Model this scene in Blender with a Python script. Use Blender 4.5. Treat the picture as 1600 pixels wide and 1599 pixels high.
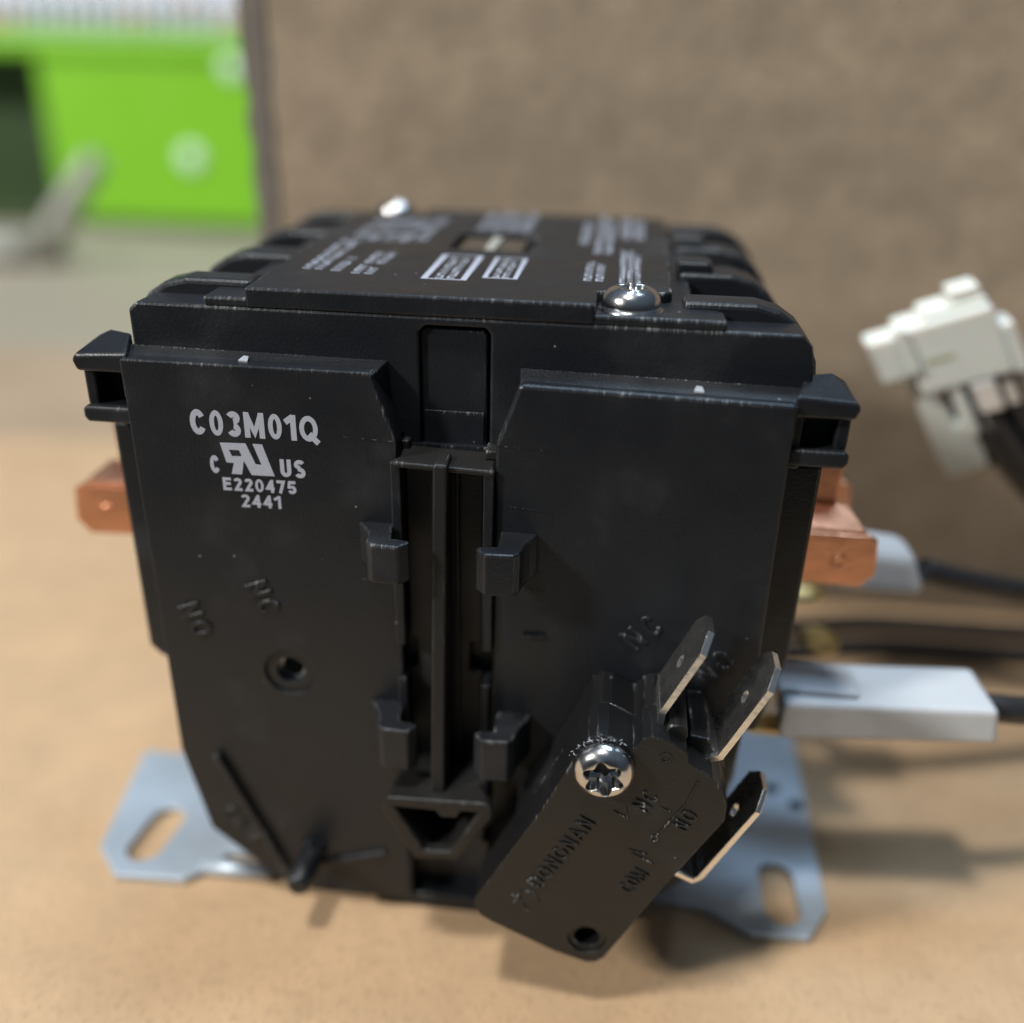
import bpy, bmesh, math, random
from mathutils import Vector, Matrix
from mathutils.geometry import tessellate_polygon
random.seed(7)
for o in list(bpy.data.objects): bpy.data.objects.remove(o)
SC = bpy.context.scene
C = SC.collection
MM = 0.001
ZO = 15.0                                   # the table top lies 15 mm under the modelling origin

def W(x, y, z): return Vector((x, y, z + ZO)) * MM

# ------------------------------------------------------------------ camera
cam = bpy.data.cameras.new("camera"); co = bpy.data.objects.new("camera", cam); C.objects.link(co)
r_ = Vector((0.99294992, 0.11660466, 0.0213028)); u_ = Vector((-0.06942699, 0.42644714, 0.90184407)); f_ = Vector((-0.0960747, 0.89696499, -0.43153617))
m = Matrix((r_, u_, -f_)).transposed().to_4x4(); m.translation = W(19.089, -106.802, 105.681)
co.matrix_world = m
cam.sensor_width = 36; cam.sensor_fit = 'HORIZONTAL'
cam.lens = 36 * 1513.4 / 1600
cam.clip_start = 0.005; cam.clip_end = 20
cam.dof.use_dof = True; cam.dof.focus_distance = 0.117; cam.dof.aperture_fstop = cam.lens / 5.8
cam.dof.aperture_blades = 0
SC.camera = co

# ------------------------------------------------------------------ world and lamps
w = bpy.data.worlds.new("World"); SC.world = w; w.use_nodes = True
nt = w.node_tree; bg = nt.nodes['Background']
tc = nt.nodes.new('ShaderNodeTexCoord'); sp = nt.nodes.new('ShaderNodeSeparateXYZ'); cr = nt.nodes.new('ShaderNodeValToRGB')
mr = nt.nodes.new('ShaderNodeMapRange'); mr.inputs[1].default_value = -1; mr.inputs[2].default_value = 1
nt.links.new(tc.outputs['Generated'], sp.inputs[0]); nt.links.new(sp.outputs['Z'], mr.inputs[0]); nt.links.new(mr.outputs[0], cr.inputs[0]); nt.links.new(cr.outputs[0], bg.inputs[0])
cr.color_ramp.elements[0].position = 0.3; cr.color_ramp.elements[0].color = (0.16, 0.145, 0.125, 1)
cr.color_ramp.elements[1].position = 0.85; cr.color_ramp.elements[1].color = (0.62, 0.78, 1.0, 1)
e = cr.color_ramp.elements.new(0.5); e.color = (0.20, 0.23, 0.28, 1)
bg.inputs[1].default_value = 0.17

def area(name, direction, dist, size, power, col, target=(10, 20, 20), shape='SQUARE', size_y=None):
    l = bpy.data.lights.new(name, 'AREA'); o = bpy.data.objects.new(name, l); C.objects.link(o)
    d = Vector(direction).normalized(); t = W(*target)
    o.location = t + d * dist
    o.rotation_euler = (-d).to_track_quat('-Z', 'Y').to_euler()
    l.shape = shape; l.size = size
    if size_y: l.size_y = size_y
    l.energy = power; l.color = col
    return o
area('ceiling_light', (-0.17, -0.22, 1.0), 2.2, 0.20, 42, (1.0, 0.96, 0.90), shape='RECTANGLE', size_y=0.2)
area('ceiling_light', (-56, -35, 42), 2.4, 0.22, 72, (1.0, 0.93, 0.84), shape='RECTANGLE', size_y=0.3)
area('ceiling_light', (0.10, 0.30, 1.15), 2.4, 1.0, 31, (0.58, 0.78, 1.0), shape='RECTANGLE', size_y=0.35)
SC.view_settings.view_transform = 'Standard'; SC.view_settings.look = 'None'; SC.view_settings.gamma = 1
SC.view_settings.exposure = -0.28
SC.cycles.max_bounces = 8

# ------------------------------------------------------------------ materials
def mat(name, col, rough=.5, metal=0., bump=0., bscale=900., var=0., vscale=200., ior=1.5, spec=.5, sss=0., trans=0., coat=0.):
    M = bpy.data.materials.new(name); M.use_nodes = True; n = M.node_tree.nodes; L = M.node_tree.links
    b = n['Principled BSDF']; b.inputs['Base Color'].default_value = (*col, 1); b.inputs['Roughness'].default_value = rough
    b.inputs['Metallic'].default_value = metal; b.inputs['IOR'].default_value = ior; b.inputs['Specular IOR Level'].default_value = spec
    b.inputs['Coat Weight'].default_value = coat
    if sss: b.inputs['Subsurface Weight'].default_value = sss; b.inputs['Subsurface Scale'].default_value = .003
    if trans: b.inputs['Transmission Weight'].default_value = trans
    tc = n.new('ShaderNodeTexCoord')
    if var:
        t = n.new('ShaderNodeTexNoise'); t.inputs['Scale'].default_value = vscale; t.inputs['Detail'].default_value = 6
        L.new(tc.outputs['Object'], t.inputs['Vector'])
        x = n.new('ShaderNodeMix'); x.data_type = 'RGBA'; x.inputs[6].default_value = (*[c * (1 - var) for c in col], 1); x.inputs[7].default_value = (*[min(1, c * (1 + var)) for c in col], 1)
        L.new(t.outputs[0], x.inputs[0]); L.new(x.outputs[2], b.inputs['Base Color'])
        r = n.new('ShaderNodeMapRange'); r.inputs[3].default_value = rough * .8; r.inputs[4].default_value = min(1, rough * 1.2)
        L.new(t.outputs[0], r.inputs[0]); L.new(r.outputs[0], b.inputs['Roughness'])
    if bump:
        t2 = n.new('ShaderNodeTexNoise'); t2.inputs['Scale'].default_value = bscale; t2.inputs['Detail'].default_value = 3
        L.new(tc.outputs['Object'], t2.inputs['Vector'])
        bp = n.new('ShaderNodeBump'); bp.inputs['Strength'].default_value = bump; bp.inputs['Distance'].default_value = .0002
        L.new(t2.outputs[0], bp.inputs['Height']); L.new(bp.outputs[0], b.inputs['Normal'])
    return M

def black_plastic(name, col, rough, dust=1.0, wear_glint=1.0):
    """moulded black nylon: fine grain, rubbed pale hairs and painted highlights along the edges, specks of dust"""
    M = mat(name, col, rough, spec=.5); n = M.node_tree.nodes; L = M.node_tree.links; b = n['Principled BSDF']
    tc = n.new('ShaderNodeTexCoord')
    def math_(op, a, c=None):
        k = n.new('ShaderNodeMath'); k.operation = op
        for i, v in enumerate((a, c)):
            if v is None: continue
            if isinstance(v, (int, float)): k.inputs[i].default_value = v
            else: L.new(v, k.inputs[i])
        return k.outputs[0]
    def ramp(v, a, c, lo=0., hi=1.):
        k = n.new('ShaderNodeMapRange'); k.inputs[1].default_value = a; k.inputs[2].default_value = c; k.inputs[3].default_value = lo; k.inputs[4].default_value = hi
        L.new(v, k.inputs[0]); return k.outputs[0]
    b.inputs['Specular Tint'].default_value = (.88, .95, 1.0, 1)
    # grain
    g = n.new('ShaderNodeTexNoise'); g.inputs['Scale'].default_value = 2600; g.inputs['Detail'].default_value = 2; L.new(tc.outputs['Object'], g.inputs['Vector'])
    g2 = n.new('ShaderNodeTexNoise'); g2.inputs['Scale'].default_value = 90; g2.inputs['Detail'].default_value = 5; L.new(tc.outputs['Object'], g2.inputs['Vector'])
    bp = n.new('ShaderNodeBump'); bp.inputs['Strength'].default_value = .34; bp.inputs['Distance'].default_value = .00014; L.new(g.outputs[0], bp.inputs['Height']); L.new(bp.outputs[0], b.inputs['Normal'])
    L.new(ramp(g2.outputs[0], .3, .7, rough - .07, rough + .09), b.inputs['Roughness'])
    # highlights painted along upward edges over edge wear
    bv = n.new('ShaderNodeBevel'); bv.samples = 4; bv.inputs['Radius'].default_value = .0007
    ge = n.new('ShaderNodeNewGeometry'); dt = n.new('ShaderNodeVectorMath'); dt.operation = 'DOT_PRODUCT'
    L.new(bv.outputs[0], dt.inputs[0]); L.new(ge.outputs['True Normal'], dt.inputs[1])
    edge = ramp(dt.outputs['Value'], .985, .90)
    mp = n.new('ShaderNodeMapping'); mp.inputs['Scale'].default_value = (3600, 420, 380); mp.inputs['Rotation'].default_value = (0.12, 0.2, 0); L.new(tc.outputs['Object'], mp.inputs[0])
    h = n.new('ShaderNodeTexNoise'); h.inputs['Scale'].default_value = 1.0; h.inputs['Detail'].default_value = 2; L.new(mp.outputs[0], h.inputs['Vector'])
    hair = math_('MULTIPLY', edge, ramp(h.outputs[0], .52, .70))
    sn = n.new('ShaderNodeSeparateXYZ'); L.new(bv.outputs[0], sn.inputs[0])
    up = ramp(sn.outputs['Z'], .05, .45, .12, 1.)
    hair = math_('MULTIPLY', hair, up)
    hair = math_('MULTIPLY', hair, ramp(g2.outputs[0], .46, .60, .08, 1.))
    hair = math_('MULTIPLY', hair, .95 * wear_glint)
    # dust specks
    v = n.new('ShaderNodeTexVoronoi'); v.inputs['Scale'].default_value = 420; v.inputs['Randomness'].default_value = 1; L.new(tc.outputs['Object'], v.inputs['Vector'])
    sel = n.new('ShaderNodeSeparateColor'); L.new(v.outputs['Color'], sel.inputs[0])
    spk = math_('MULTIPLY', ramp(v.outputs['Distance'], .075, .035), ramp(sel.outputs[0], .88, .92))
    spk = math_('MULTIPLY', spk, .45 * dust)
    # faint smear
    sm = math_('MULTIPLY', ramp(g2.outputs[0], .56, .74), .022)
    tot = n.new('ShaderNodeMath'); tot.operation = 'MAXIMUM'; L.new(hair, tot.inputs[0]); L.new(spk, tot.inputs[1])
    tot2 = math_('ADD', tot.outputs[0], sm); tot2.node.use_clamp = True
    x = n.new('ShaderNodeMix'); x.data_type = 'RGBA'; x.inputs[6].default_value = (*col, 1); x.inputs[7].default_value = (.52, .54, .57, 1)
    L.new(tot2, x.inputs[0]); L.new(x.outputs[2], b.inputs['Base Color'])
    return M

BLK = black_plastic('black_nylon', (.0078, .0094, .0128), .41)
BLK2 = black_plastic('black_switch_plastic', (.0062, .0066, .0076), .38, dust=1.6, wear_glint=1.3)
BLKS = black_plastic('black_slider_plastic', (.0085, .0080, .0078), .50)
DARK = mat('dark_gap', (.004, .004, .0045), .8)
PRINT = mat('pale_grey_print', (.37, .41, .50), .6, var=.12, vscale=2500)
PRINT2 = mat('dull_grey_print', (.30, .33, .38), .6, var=.15, vscale=2500)
ZINC = mat('zinc_plated_steel', (.43, .52, .62), .48, .5, bump=.5, bscale=300, var=.26, vscale=70)
STEEL = mat('bright_screw_steel', (.62, .64, .66), .20, 1., bump=.12, bscale=1600, var=.06, vscale=900)
BLADE = mat('tinned_blade', (.90, .88, .84), .27, 1., bump=.35, bscale=900, var=.18, vscale=300)
COPPER = mat('copper', (.74, .37, .23), .32, 1., bump=.45, bscale=500, var=.28, vscale=220)
BRASS = mat('brass', (.62, .50, .24), .5, 1., bump=.2, var=.1)
WHITE = mat('white_nylon_sleeve', (.47, .52, .57), .40, sss=.15, bump=.1, var=.03, vscale=150)
IVORY = mat('ivory_nylon', (.68, .73, .71), .40, sss=.35, bump=.2, var=.08, vscale=150)
WIRE = mat('black_wire_jacket', (.018, .019, .022), .38, bump=.15, var=.2, vscale=300)
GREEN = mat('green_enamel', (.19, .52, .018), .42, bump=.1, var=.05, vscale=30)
GREEND = mat('shaded_green_inside', (.02, .06, .012), .6)  # darker copy of the green, with the recess shade in its colour
LAMIN = mat('tan_armature', (.085, .068, .05), .5, .3, var=.2, vscale=800)
BENCHM = mat('bench_laminate', (.29, .26, .205), .55, bump=.2, bscale=60, var=.08, vscale=12)
GREYM = mat('grey_cast_metal', (.36, .37, .34), .5, .2, bump=.2, var=.1, vscale=60)
WHITEW = mat('white_coated_wire', (.66, .72, .80), .45, var=.05)
ORANGE = mat('orange_tag', (.80, .38, .20), .6)
EDGEM = mat('worn_grey_board_edge', (.15, .14, .125), .85, bump=.5, bscale=300, var=.3, vscale=160)

def cardboard(name, col, flute=(0, 1), contrast=1.0, fl_amt=.10, fl_scale=900.):
    M = mat(name, col, .82, spec=.25); n = M.node_tree.nodes; L = M.node_tree.links; b = n['Principled BSDF']
    tc = n.new('ShaderNodeTexCoord')
    def noise(scale, detail, stretch=(1, 1, 1), rough=.6):
        mp = n.new('ShaderNodeMapping'); mp.inputs['Scale'].default_value = stretch; L.new(tc.outputs['Object'], mp.inputs[0])
        t = n.new('ShaderNodeTexNoise'); t.inputs['Scale'].default_value = scale; t.inputs['Detail'].default_value = detail; t.inputs['Roughness'].default_value = rough
        L.new(mp.outputs[0], t.inputs['Vector']); return t.outputs[0]
    big = noise(14, 4, flute if len(flute) == 3 else (1, 1, 1)); mid = noise(130, 6); fib = noise(1100, 5, (1, .55, .6)); 
    def mix(fac, a, c, colr, amt):
        r = n.new('ShaderNodeMapRange'); r.inputs[1].default_value = a; r.inputs[2].default_value = c; r.inputs[3].default_value = 0; r.inputs[4].default_value = amt * contrast
        L.new(fac, r.inputs[0]); k = n.new('ShaderNodeMix'); k.data_type = 'RGBA'; L.new(r.outputs[0], k.inputs[0]); k.inputs[7].default_value = (*colr, 1); return k
    base = tuple(col); dk = tuple(c * .62 for c in col); lt = tuple(min(1, c * 1.28) for c in col)
    k1 = mix(big, .42, .68, dk, .55); k1.inputs[6].default_value = (*base, 1)
    k2 = mix(mid, .50, .75, lt, .55); L.new(k1.outputs[2], k2.inputs[6])
    k3 = mix(fib, .52, .68, dk, .9); L.new(k2.outputs[2], k3.inputs[6])
    k4 = mix(mid, .48, .30, dk, .40); L.new(k3.outputs[2], k4.inputs[6])
    k5 = mix(noise(260, 8, (1, 1, 1), .75), .57, .70, dk, .8); L.new(k4.outputs[2], k5.inputs[6]); k6 = mix(noise(330, 8, (1.2, 1, .8), .75), .60, .70, lt, .9); L.new(k5.outputs[2], k6.inputs[6])
    L.new(k6.outputs[2], b.inputs['Base Color'])
    ad = n.new('ShaderNodeMath'); ad.operation = 'MULTIPLY_ADD'; L.new(fib, ad.inputs[0]); ad.inputs[1].default_value = .5; L.new(mid, ad.inputs[2])
    bp = n.new('ShaderNodeBump'); bp.inputs['Strength'].default_value = .5; bp.inputs['Distance'].default_value = .0004; L.new(ad.outputs[0], bp.inputs['Height']); L.new(bp.outputs[0], b.inputs['Normal'])
    return M
CARD = cardboard('kraft_cardboard', (.470, .330, .203), (1, 1, 1), .55)
CARDW = cardboard('brown_cardboard', (.345, .285, .215), (.22, 1, 2.6), 1.35)
CARDD = cardboard('dull_cardboard', (.34, .26, .18), (1, 1, 1), .6)

# ------------------------------------------------------------------ mesh helpers
class MB:
    """collects geometry in modelling millimetres, then links it as ONE mesh object"""
    def __init__(s): s.bm = bmesh.new()
    def frame_prism(s, loops, w0, w1, fn):
        """loops: outer polygon then holes, in 2D; fn(u,v,w)->(x,y,z)"""
        bm = s.bm; rings = []
        for w in (w0, w1):
            rings.append([[bm.verts.new(fn(u, v, w)) for u, v in lp] for lp in loops])
        for k, lp in enumerate(loops):
            n = len(lp)
            for i in range(n):
                j = (i + 1) % n
                bm.faces.new((rings[0][k][i], rings[0][k][j], rings[1][k][j], rings[1][k][i]))
        if len(loops) == 1:
            bm.faces.new(rings[0][0][::-1]); bm.faces.new(rings[1][0])
        else:
            tris = tessellate_polygon([[Vector((u, v, 0)) for u, v in lp] for lp in loops])
            for rg in rings:
                flat = [v for lp in rg for v in lp]
                for t in tris:
                    try: bm.faces.new([flat[i] for i in t])
                    except ValueError: pass
        return s
    def xz(s, loops, y0, y1):
        if not isinstance(loops[0][0], (tuple, list)): loops = [loops]
        return s.frame_prism(loops, y0, y1, lambda u, v, w: (u, w, v))
    def xy(s, loops, z0, z1):
        if not isinstance(loops[0][0], (tuple, list)): loops = [loops]
        return s.frame_prism(loops, z0, z1, lambda u, v, w: (u, v, w))
    def yz(s, loops, x0, x1):
        if not isinstance(loops[0][0], (tuple, list)): loops = [loops]
        return s.frame_prism(loops, x0, x1, lambda u, v, w: (w, u, v))
    def box(s, x0, x1, y0, y1, z0, z1): return s.xz([(x0, z0), (x1, z0), (x1, z1), (x0, z1)], y0, y1)
    def loft(s, a, b):
        """closed solid between two equal-length 3D rings"""
        bm = s.bm; ra = [bm.verts.new(p) for p in a]; rb = [bm.verts.new(p) for p in b]; n = len(a)
        for i in range(n):
            j = (i + 1) % n; bm.faces.new((ra[i], ra[j], rb[j], rb[i]))
        bm.faces.new(ra[::-1]); bm.faces.new(rb); return s
    def obox(s, o, a, b, c):
        """box from a corner and three edge vectors"""
        o, a, b, c = map(Vector, (o, a, b, c)); return s.loft([o, o + a, o + a + b, o + b], [o + c, o + a + c, o + a + b + c, o + b + c])
    def tube(s, pts, r, n=16, cap=True):
        bm = s.bm; pts = [Vector(p) for p in pts]; rings = []; prev = None
        for i, p in enumerate(pts):
            d = (pts[min(i + 1, len(pts) - 1)] - pts[max(i - 1, 0)]).normalized()
            if prev is None: prev = d.orthogonal().normalized()
            a = (prev - d * prev.dot(d)).normalized(); prev = a; b = d.cross(a)
            rr = r[i] if isinstance(r, (list, tuple)) else r
            rings.append([bm.verts.new(p + (a * math.cos(2 * math.pi * k / n) + b * math.sin(2 * math.pi * k / n)) * rr) for k in range(n)])
        for q in range(len(rings) - 1):
            for k in range(n):
                j = (k + 1) % n; f = bm.faces.new((rings[q][k], rings[q][j], rings[q + 1][j], rings[q + 1][k])); f.smooth = True
        if cap: bm.faces.new(rings[0][::-1]); bm.faces.new(rings[-1])
        return s
    def lathe(s, c, axis, prof, n=40, lobes=None, flat_from=99):
        """prof: (radius, height) list along axis; smooth"""
        bm = s.bm; c = Vector(c); ax = Vector(axis).normalized(); a = ax.orthogonal().normalized(); b = ax.cross(a); rings = []
        for q, (r, h) in enumerate(prof):
            ring = []
            for k in range(n):
                t = 2 * math.pi * k / n; rr = r
                if lobes and q in lobes: rr = r * (1 + lobes[q] * math.cos(6 * t + .4))
                ring.append(bm.verts.new(c + (a * math.cos(t) + b * math.sin(t)) * rr + ax * h))
            rings.append(ring)
        for q in range(len(rings) - 1):
            for k in range(n):
                j = (k + 1) % n; f = bm.faces.new((rings[q][k], rings[q][j], rings[q + 1][j], rings[q + 1][k])); f.smooth = q < flat_from
        bm.faces.new(rings[0][::-1]); bm.faces.new(rings[-1]); return s
    def build(s, name, material, parent=None, bevel=0., segs=2, label=None, origin=None, ang=32, kind=None):
        bm = s.bm; bmesh.ops.recalc_face_normals(bm, faces=bm.faces)
        me = bpy.data.meshes.new(name)
        root = parent
        while root is not None and root.parent is not None: root = root.parent
        off = Vector(root['_o']) if root is not None else Vector(origin or (0, 0, -ZO))
        for v in bm.verts: v.co = (v.co - off) * MM
        bm.to_mesh(me); bm.free(); me.materials.append(material)
        o = bpy.data.objects.new(name, me); C.objects.link(o)
        if parent is not None: o.parent = parent
        else: o.location = (off + Vector((0, 0, ZO))) * MM; o['_o'] = list(off)
        if bevel:
            md = o.modifiers.new('bevel', 'BEVEL'); md.width = bevel * MM; md.segments = segs; md.limit_method = 'ANGLE'; md.angle_limit = math.radians(ang); md.harden_normals = False
        if label: o['label'] = label
        if kind: o['kind'] = kind
        return o

def thing(name, loc, label, cat, group=None):
    o = bpy.data.objects.new(name, None); C.objects.link(o); o.empty_display_size = .01
    o.location = W(*loc); o['_o'] = list(loc); o['label'] = label; o['category'] = cat
    if group: o['group'] = group
    return o

def circle(cx, cz, r, n=32, a0=0.): return [(cx + r * math.cos(a0 + 2 * math.pi * k / n), cz + r * math.sin(a0 + 2 * math.pi * k / n)) for k in range(n)]
def slot(cx, cy, w, l, n=10, ang=0.):
    pts = []
    for k in range(n + 1): t = math.pi * k / n; pts.append((w / 2 * math.cos(t), (l - w) / 2 + w / 2 * math.sin(t)))
    for k in range(n + 1): t = math.pi + math.pi * k / n; pts.append((w / 2 * math.cos(t), -(l - w) / 2 + w / 2 * math.sin(t)))
    c, s = math.cos(ang), math.sin(ang); return [(cx + x * c - y * s, cy + x * s + y * c) for x, y in pts]

def text(body, name, material, parent, fn, size, ext=.04, offset=0., align='CENTER', spacing=1., sx=1., shear=0., segs_bevel=0.):
    """flat lettering turned into a mesh; fn maps (u, v, w) in mm to modelling space"""
    cu = bpy.data.curves.new('lettering', 'FONT'); cu.body = body; cu.size = size; cu.extrude = ext; cu.offset = offset; cu.align_x = align; cu.align_y = 'CENTER'
    cu.space_character = spacing; cu.shear = shear; cu.resolution_u = 4; cu.bevel_depth = segs_bevel; cu.bevel_resolution = 1
    to = bpy.data.objects.new('lettering', cu); C.objects.link(to)
    bpy.context.view_layer.update()
    dg = bpy.context.evaluated_depsgraph_get(); me = bpy.data.meshes.new_from_object(to.evaluated_get(dg)); bpy.data.objects.remove(to)
    bm = bmesh.new(); bm.from_mesh(me); bpy.data.meshes.remove(me)
    for v in bm.verts: v.co = Vector(fn(v.co.x * sx, v.co.y, v.co.z))
    mb = MB(); mb.bm.free(); mb.bm = bm
    return mb.build(name, material, parent)
def on_front(cx, cz, ang, y):
    c, s = math.cos(ang), math.sin(ang); return lambda u, v, w: (cx + u * c - v * s, y - w, cz + u * s + v * c)

def arc(cx, cy, rx, ry, a0, a1, n=14): return [(cx + rx * math.cos(math.radians(a0 + (a1 - a0) * k / n)), cy + ry * math.sin(math.radians(a0 + (a1 - a0) * k / n))) for k in range(n + 1)]
def glyph(ch, w_, t_):
    """strokes (open) and rings (closed) of one letter, height 1, width w_, stroke t_; origin lower left"""
    h = t_ / 2; r = w_ / 2 - h; m_ = w_ / 2
    if ch == '0': return [('ring', arc(m_, .5, r, .5 - h, 0, 360, 28)[:-1])]
    if ch == 'C': return [('open', arc(m_, .5, r, .5 - h, 34, 326, 22))]
    if ch == 'Q': return [('ring', arc(m_, .5, r, .5 - h, 0, 360, 28)[:-1]), ('open', [(m_ + .02, .30), (w_, -.06)])]
    if ch == 'U': return [('open', [(h, 1.0)] + arc(m_, .34, r, .34 - h, 180, 360, 14) + [(w_ - h, 1.0)])]
    if ch == 'S': return [('open', arc(m_, .735, r, .265 - h, 25, 270, 14)[:-1] + arc(m_, .265, r, .265 - h + .03, 90, -155, 14))]
    if ch == '3': return [('open', arc(m_, .745, r, .255 - h, 160, -90, 14)), ('open', arc(m_, .27, r, .27 - h + .0, 90, -160, 14))]
    if ch == '1': return [('open', [(m_ + .12, 0), (m_ + .12, 1.0)]), ('open', [(m_ + .12, .93), (m_ - .22, .70)])]
    if ch == 'M': return [('open', [(h, 0), (h, 1)]), ('open', [(w_ - h, 0), (w_ - h, 1)]), ('open', [(h, .93), (m_, .22), (w_ - h, .93)])]
    if ch == 'O': return [('ring', arc(m_, .5, r, .5 - h, 0, 360, 28)[:-1])]
    if ch == 'N': return [('open', [(h, 0), (h, 1)]), ('open', [(w_ - h, 0), (w_ - h, 1)]), ('open', [(h, .95), (w_ - h, .05)])]
    if ch == 'D': return [('open', [(h, .02), (h, .98)]), ('open', [(h, 1 - h), (w_ * .45, 1 - h)] + arc(w_ * .45, .5, w_ * .55 - h, .5 - h, 80, -80, 12) + [(w_ * .45, h), (h, h)])]
    if ch == 'A': return [('open', [(h * .6, 0), (m_, .94), (w_ - h * .6, 0)]), ('open', [(w_ * .22, .32), (w_ * .78, .32)])]
    if ch == 'G': return [('open', arc(m_, .5, r, .5 - h, 36, 330, 20) + [(w_ - h, .46), (w_ * .58, .46)])]
    if ch == 'E': return [('open', [(w_, 1 - h), (h, 1 - h), (h, h), (w_, h)]), ('open', [(h, .53), (w_ * .93, .53)])]
    if ch == '2': return [('open', arc(m_, .72, r, .28 - h, 165, -30, 12) + [(h * 1.4, h), (w_, h)])]
    if ch == '4': return [('open', [(w_ * .72, 0), (w_ * .72, 1)]), ('open', [(w_ * .72, .96), (h * .9, .34), (w_, .30)])]
    if ch == '7': return [('open', [(0, 1 - h), (w_ - h * 1.1, 1 - h), (w_ * .36, 0)])]
    if ch == '5': return [('open', [(w_ * .94, 1 - h), (w_ * .26, 1 - h), (w_ * .17, .52)] + arc(m_, .33, r, .33 - h, 125, -160, 14))]
def ribbon(mb, pts, t_, y0, y1, fn, closed=False):
    P = [Vector(p) for p in pts]; n = len(P); L1, L2 = [], []
    for i in range(n):
        a = P[i - 1] if (i or closed) else None; c = P[(i + 1) % n] if (i < n - 1 or closed) else None
        d0 = (P[i] - a).normalized() if a is not None else None; d1 = (c - P[i]).normalized() if c is not None else None
        d0 = d0 or d1; d1 = d1 or d0
        n0 = Vector((-d0.y, d0.x)); n1 = Vector((-d1.y, d1.x)); mm_ = n0 + n1
        mm_ = mm_.normalized() if mm_.length > 1e-4 else n0
        k = min(1.9, 1 / max(.4, mm_.dot(n0)))
        L1.append(tuple(P[i] + mm_ * t_ / 2 * k)); L2.append(tuple(P[i] - mm_ * t_ / 2 * k))
    if closed: mb.frame_prism([L2, L1] if abs(sum(x * 0 for x, y in L1)) < 1 else [L1, L2], y0, y1, fn)
    else: mb.frame_prism([L1 + L2[::-1]], y0, y1, fn)
def emboss(body_, fn0, height, stroke, mt, parent, gap=.24, ext=.22, kx=1.0):
    """raised moulded lettering, one letter per object; fn0 maps (u, v, w) mm to modelling space"""
    wd = {'M': .84, 'C': .66, 'O': .70, 'G': .70, 'N': .66, 'D': .66, 'A': .70}; ws = [wd[c] for c in body_]
    x = -(sum(ws) + gap * (len(ws) - 1)) / 2
    for c, w1 in zip(body_, ws):
        mb = MB()
        for k, (kind_, pts) in enumerate(glyph(c, w1, stroke)):
            fn = lambda u, v, w2, x=x: fn0((x + u) * height * kx, (v - .5) * height, w2)
            lift = ext + .01 * k
            if kind_ == 'ring': mb.frame_prism([arc(w1 / 2, .5, w1 / 2, .5, 0, 360, 24)[:-1], arc(w1 / 2, .5, w1 / 2 - stroke, .5 - stroke, 0, 360, 24)[:-1]], -.05, lift, fn)
            else: ribbon(mb, pts, stroke, -.05, lift, fn)
        mb.build('moulded_letter', mt, parent, .05, 1)
        x += w1 + gap

# ================================================================== THE SETTING
bn = MB().box(-1400, 900, -120, 2200, -60, -21).build('workbench', BENCHM, kind='structure')
wl = MB().box(-3000, 3000, 2600, 2640, -60, 2200).build('back_wall', mat('painted_wall', (.32, .33, .33), .8), kind='structure')

t = thing('cardboard_sheet', (0, 40, -18), 'flat light brown cardboard sheet lying under the black contactor', 'cardboard')
MB().xy([(-260, -82), (330, -74), (330, 230), (-150, 178), (-260, 166)], -18, -15).build('top_liner', CARD, t, .4)
t = thing('cardboard_flap', (-180, 220, -20.5), 'duller brown cardboard flap lying on the bench behind the light sheet', 'cardboard')
MB().xy([(-420, 90), (-100, 120), (-60, 300), (-420, 262)], -20.8, -18.3).build('flap', CARDD, t, .4)

# upright cardboard wall: two liners and the torn dark left edge
t = thing('cardboard_box_side', (60, 110, -15), 'tall upright brown cardboard panel standing behind the black contactor', 'cardboard')
MB().box(-56.5, 420, 105, 109.5, -15, 150).build('panel', CARDW, t, .3)
bmx = MB()
ed = []
for i in range(34):
    z = -15 + i * 165 / 33; ed.append(z)
L_ = [(-61.4 + random.uniform(-.5, .5), z) for z in ed]; R_ = [(-56.2 + random.uniform(-.25, .45), z) for z in ed]
bmx.xz(L_ + R_[::-1], 104.6, 110.2).build('torn_edge', EDGEM, t, .3)

# ================================================================== CONTACTOR
K = thing('contactor', (0, 33, -15), 'black three pole contactor block with white printing and metal mounting feet standing on cardboard', 'contactor')

# --- metal mounting plate with feet
def foot(side):
    if side < 0:
        o = [(-59.4, 4.3), (-54.1, -1.1), (-43, -.5), (-40, 2.5), (-38, 6), (-30, 6), (-30, 60), (-40, 62), (-56, 28.1), (-63, 28)]
        h = slot(-51.6, 8.4, 5.6, 12.5, ang=-.12)
    else:
        o = [(38.5, 5.2), (45.4, 1.0), (53.9, 1.3), (57.4, 7.0), (57.8, 26), (58.1, 52), (46, 62), (30, 60), (30, 6)]
        h = slot(50.4, 9.6, 5.4, 12.5, ang=.03)
    return o, h
for sd in (-1, 1):
    o, h = foot(sd)
    MB().xy([o, h], -14.9, -13.6).build('mounting_foot', ZINC, K, .25)
MB().tube([(-41, 2.6, -13.6), (-30, 2.6, -13.6)], 1.3, 12).build('folded_edge', ZINC, K)
MB().xy([(-30, 6), (30, 6), (30, 60), (-30, 60)], -14.8, -13.7).build('base_plate', ZINC, K)
for (x, y) in ((52.2, 33.9), (56.0, 30.0)):
    MB().lathe((x, y, -13.7), (0, 0, 1), [(1.3, 0), (1.3, .12)], 20).build('punched_hole', DARK, K)

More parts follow.
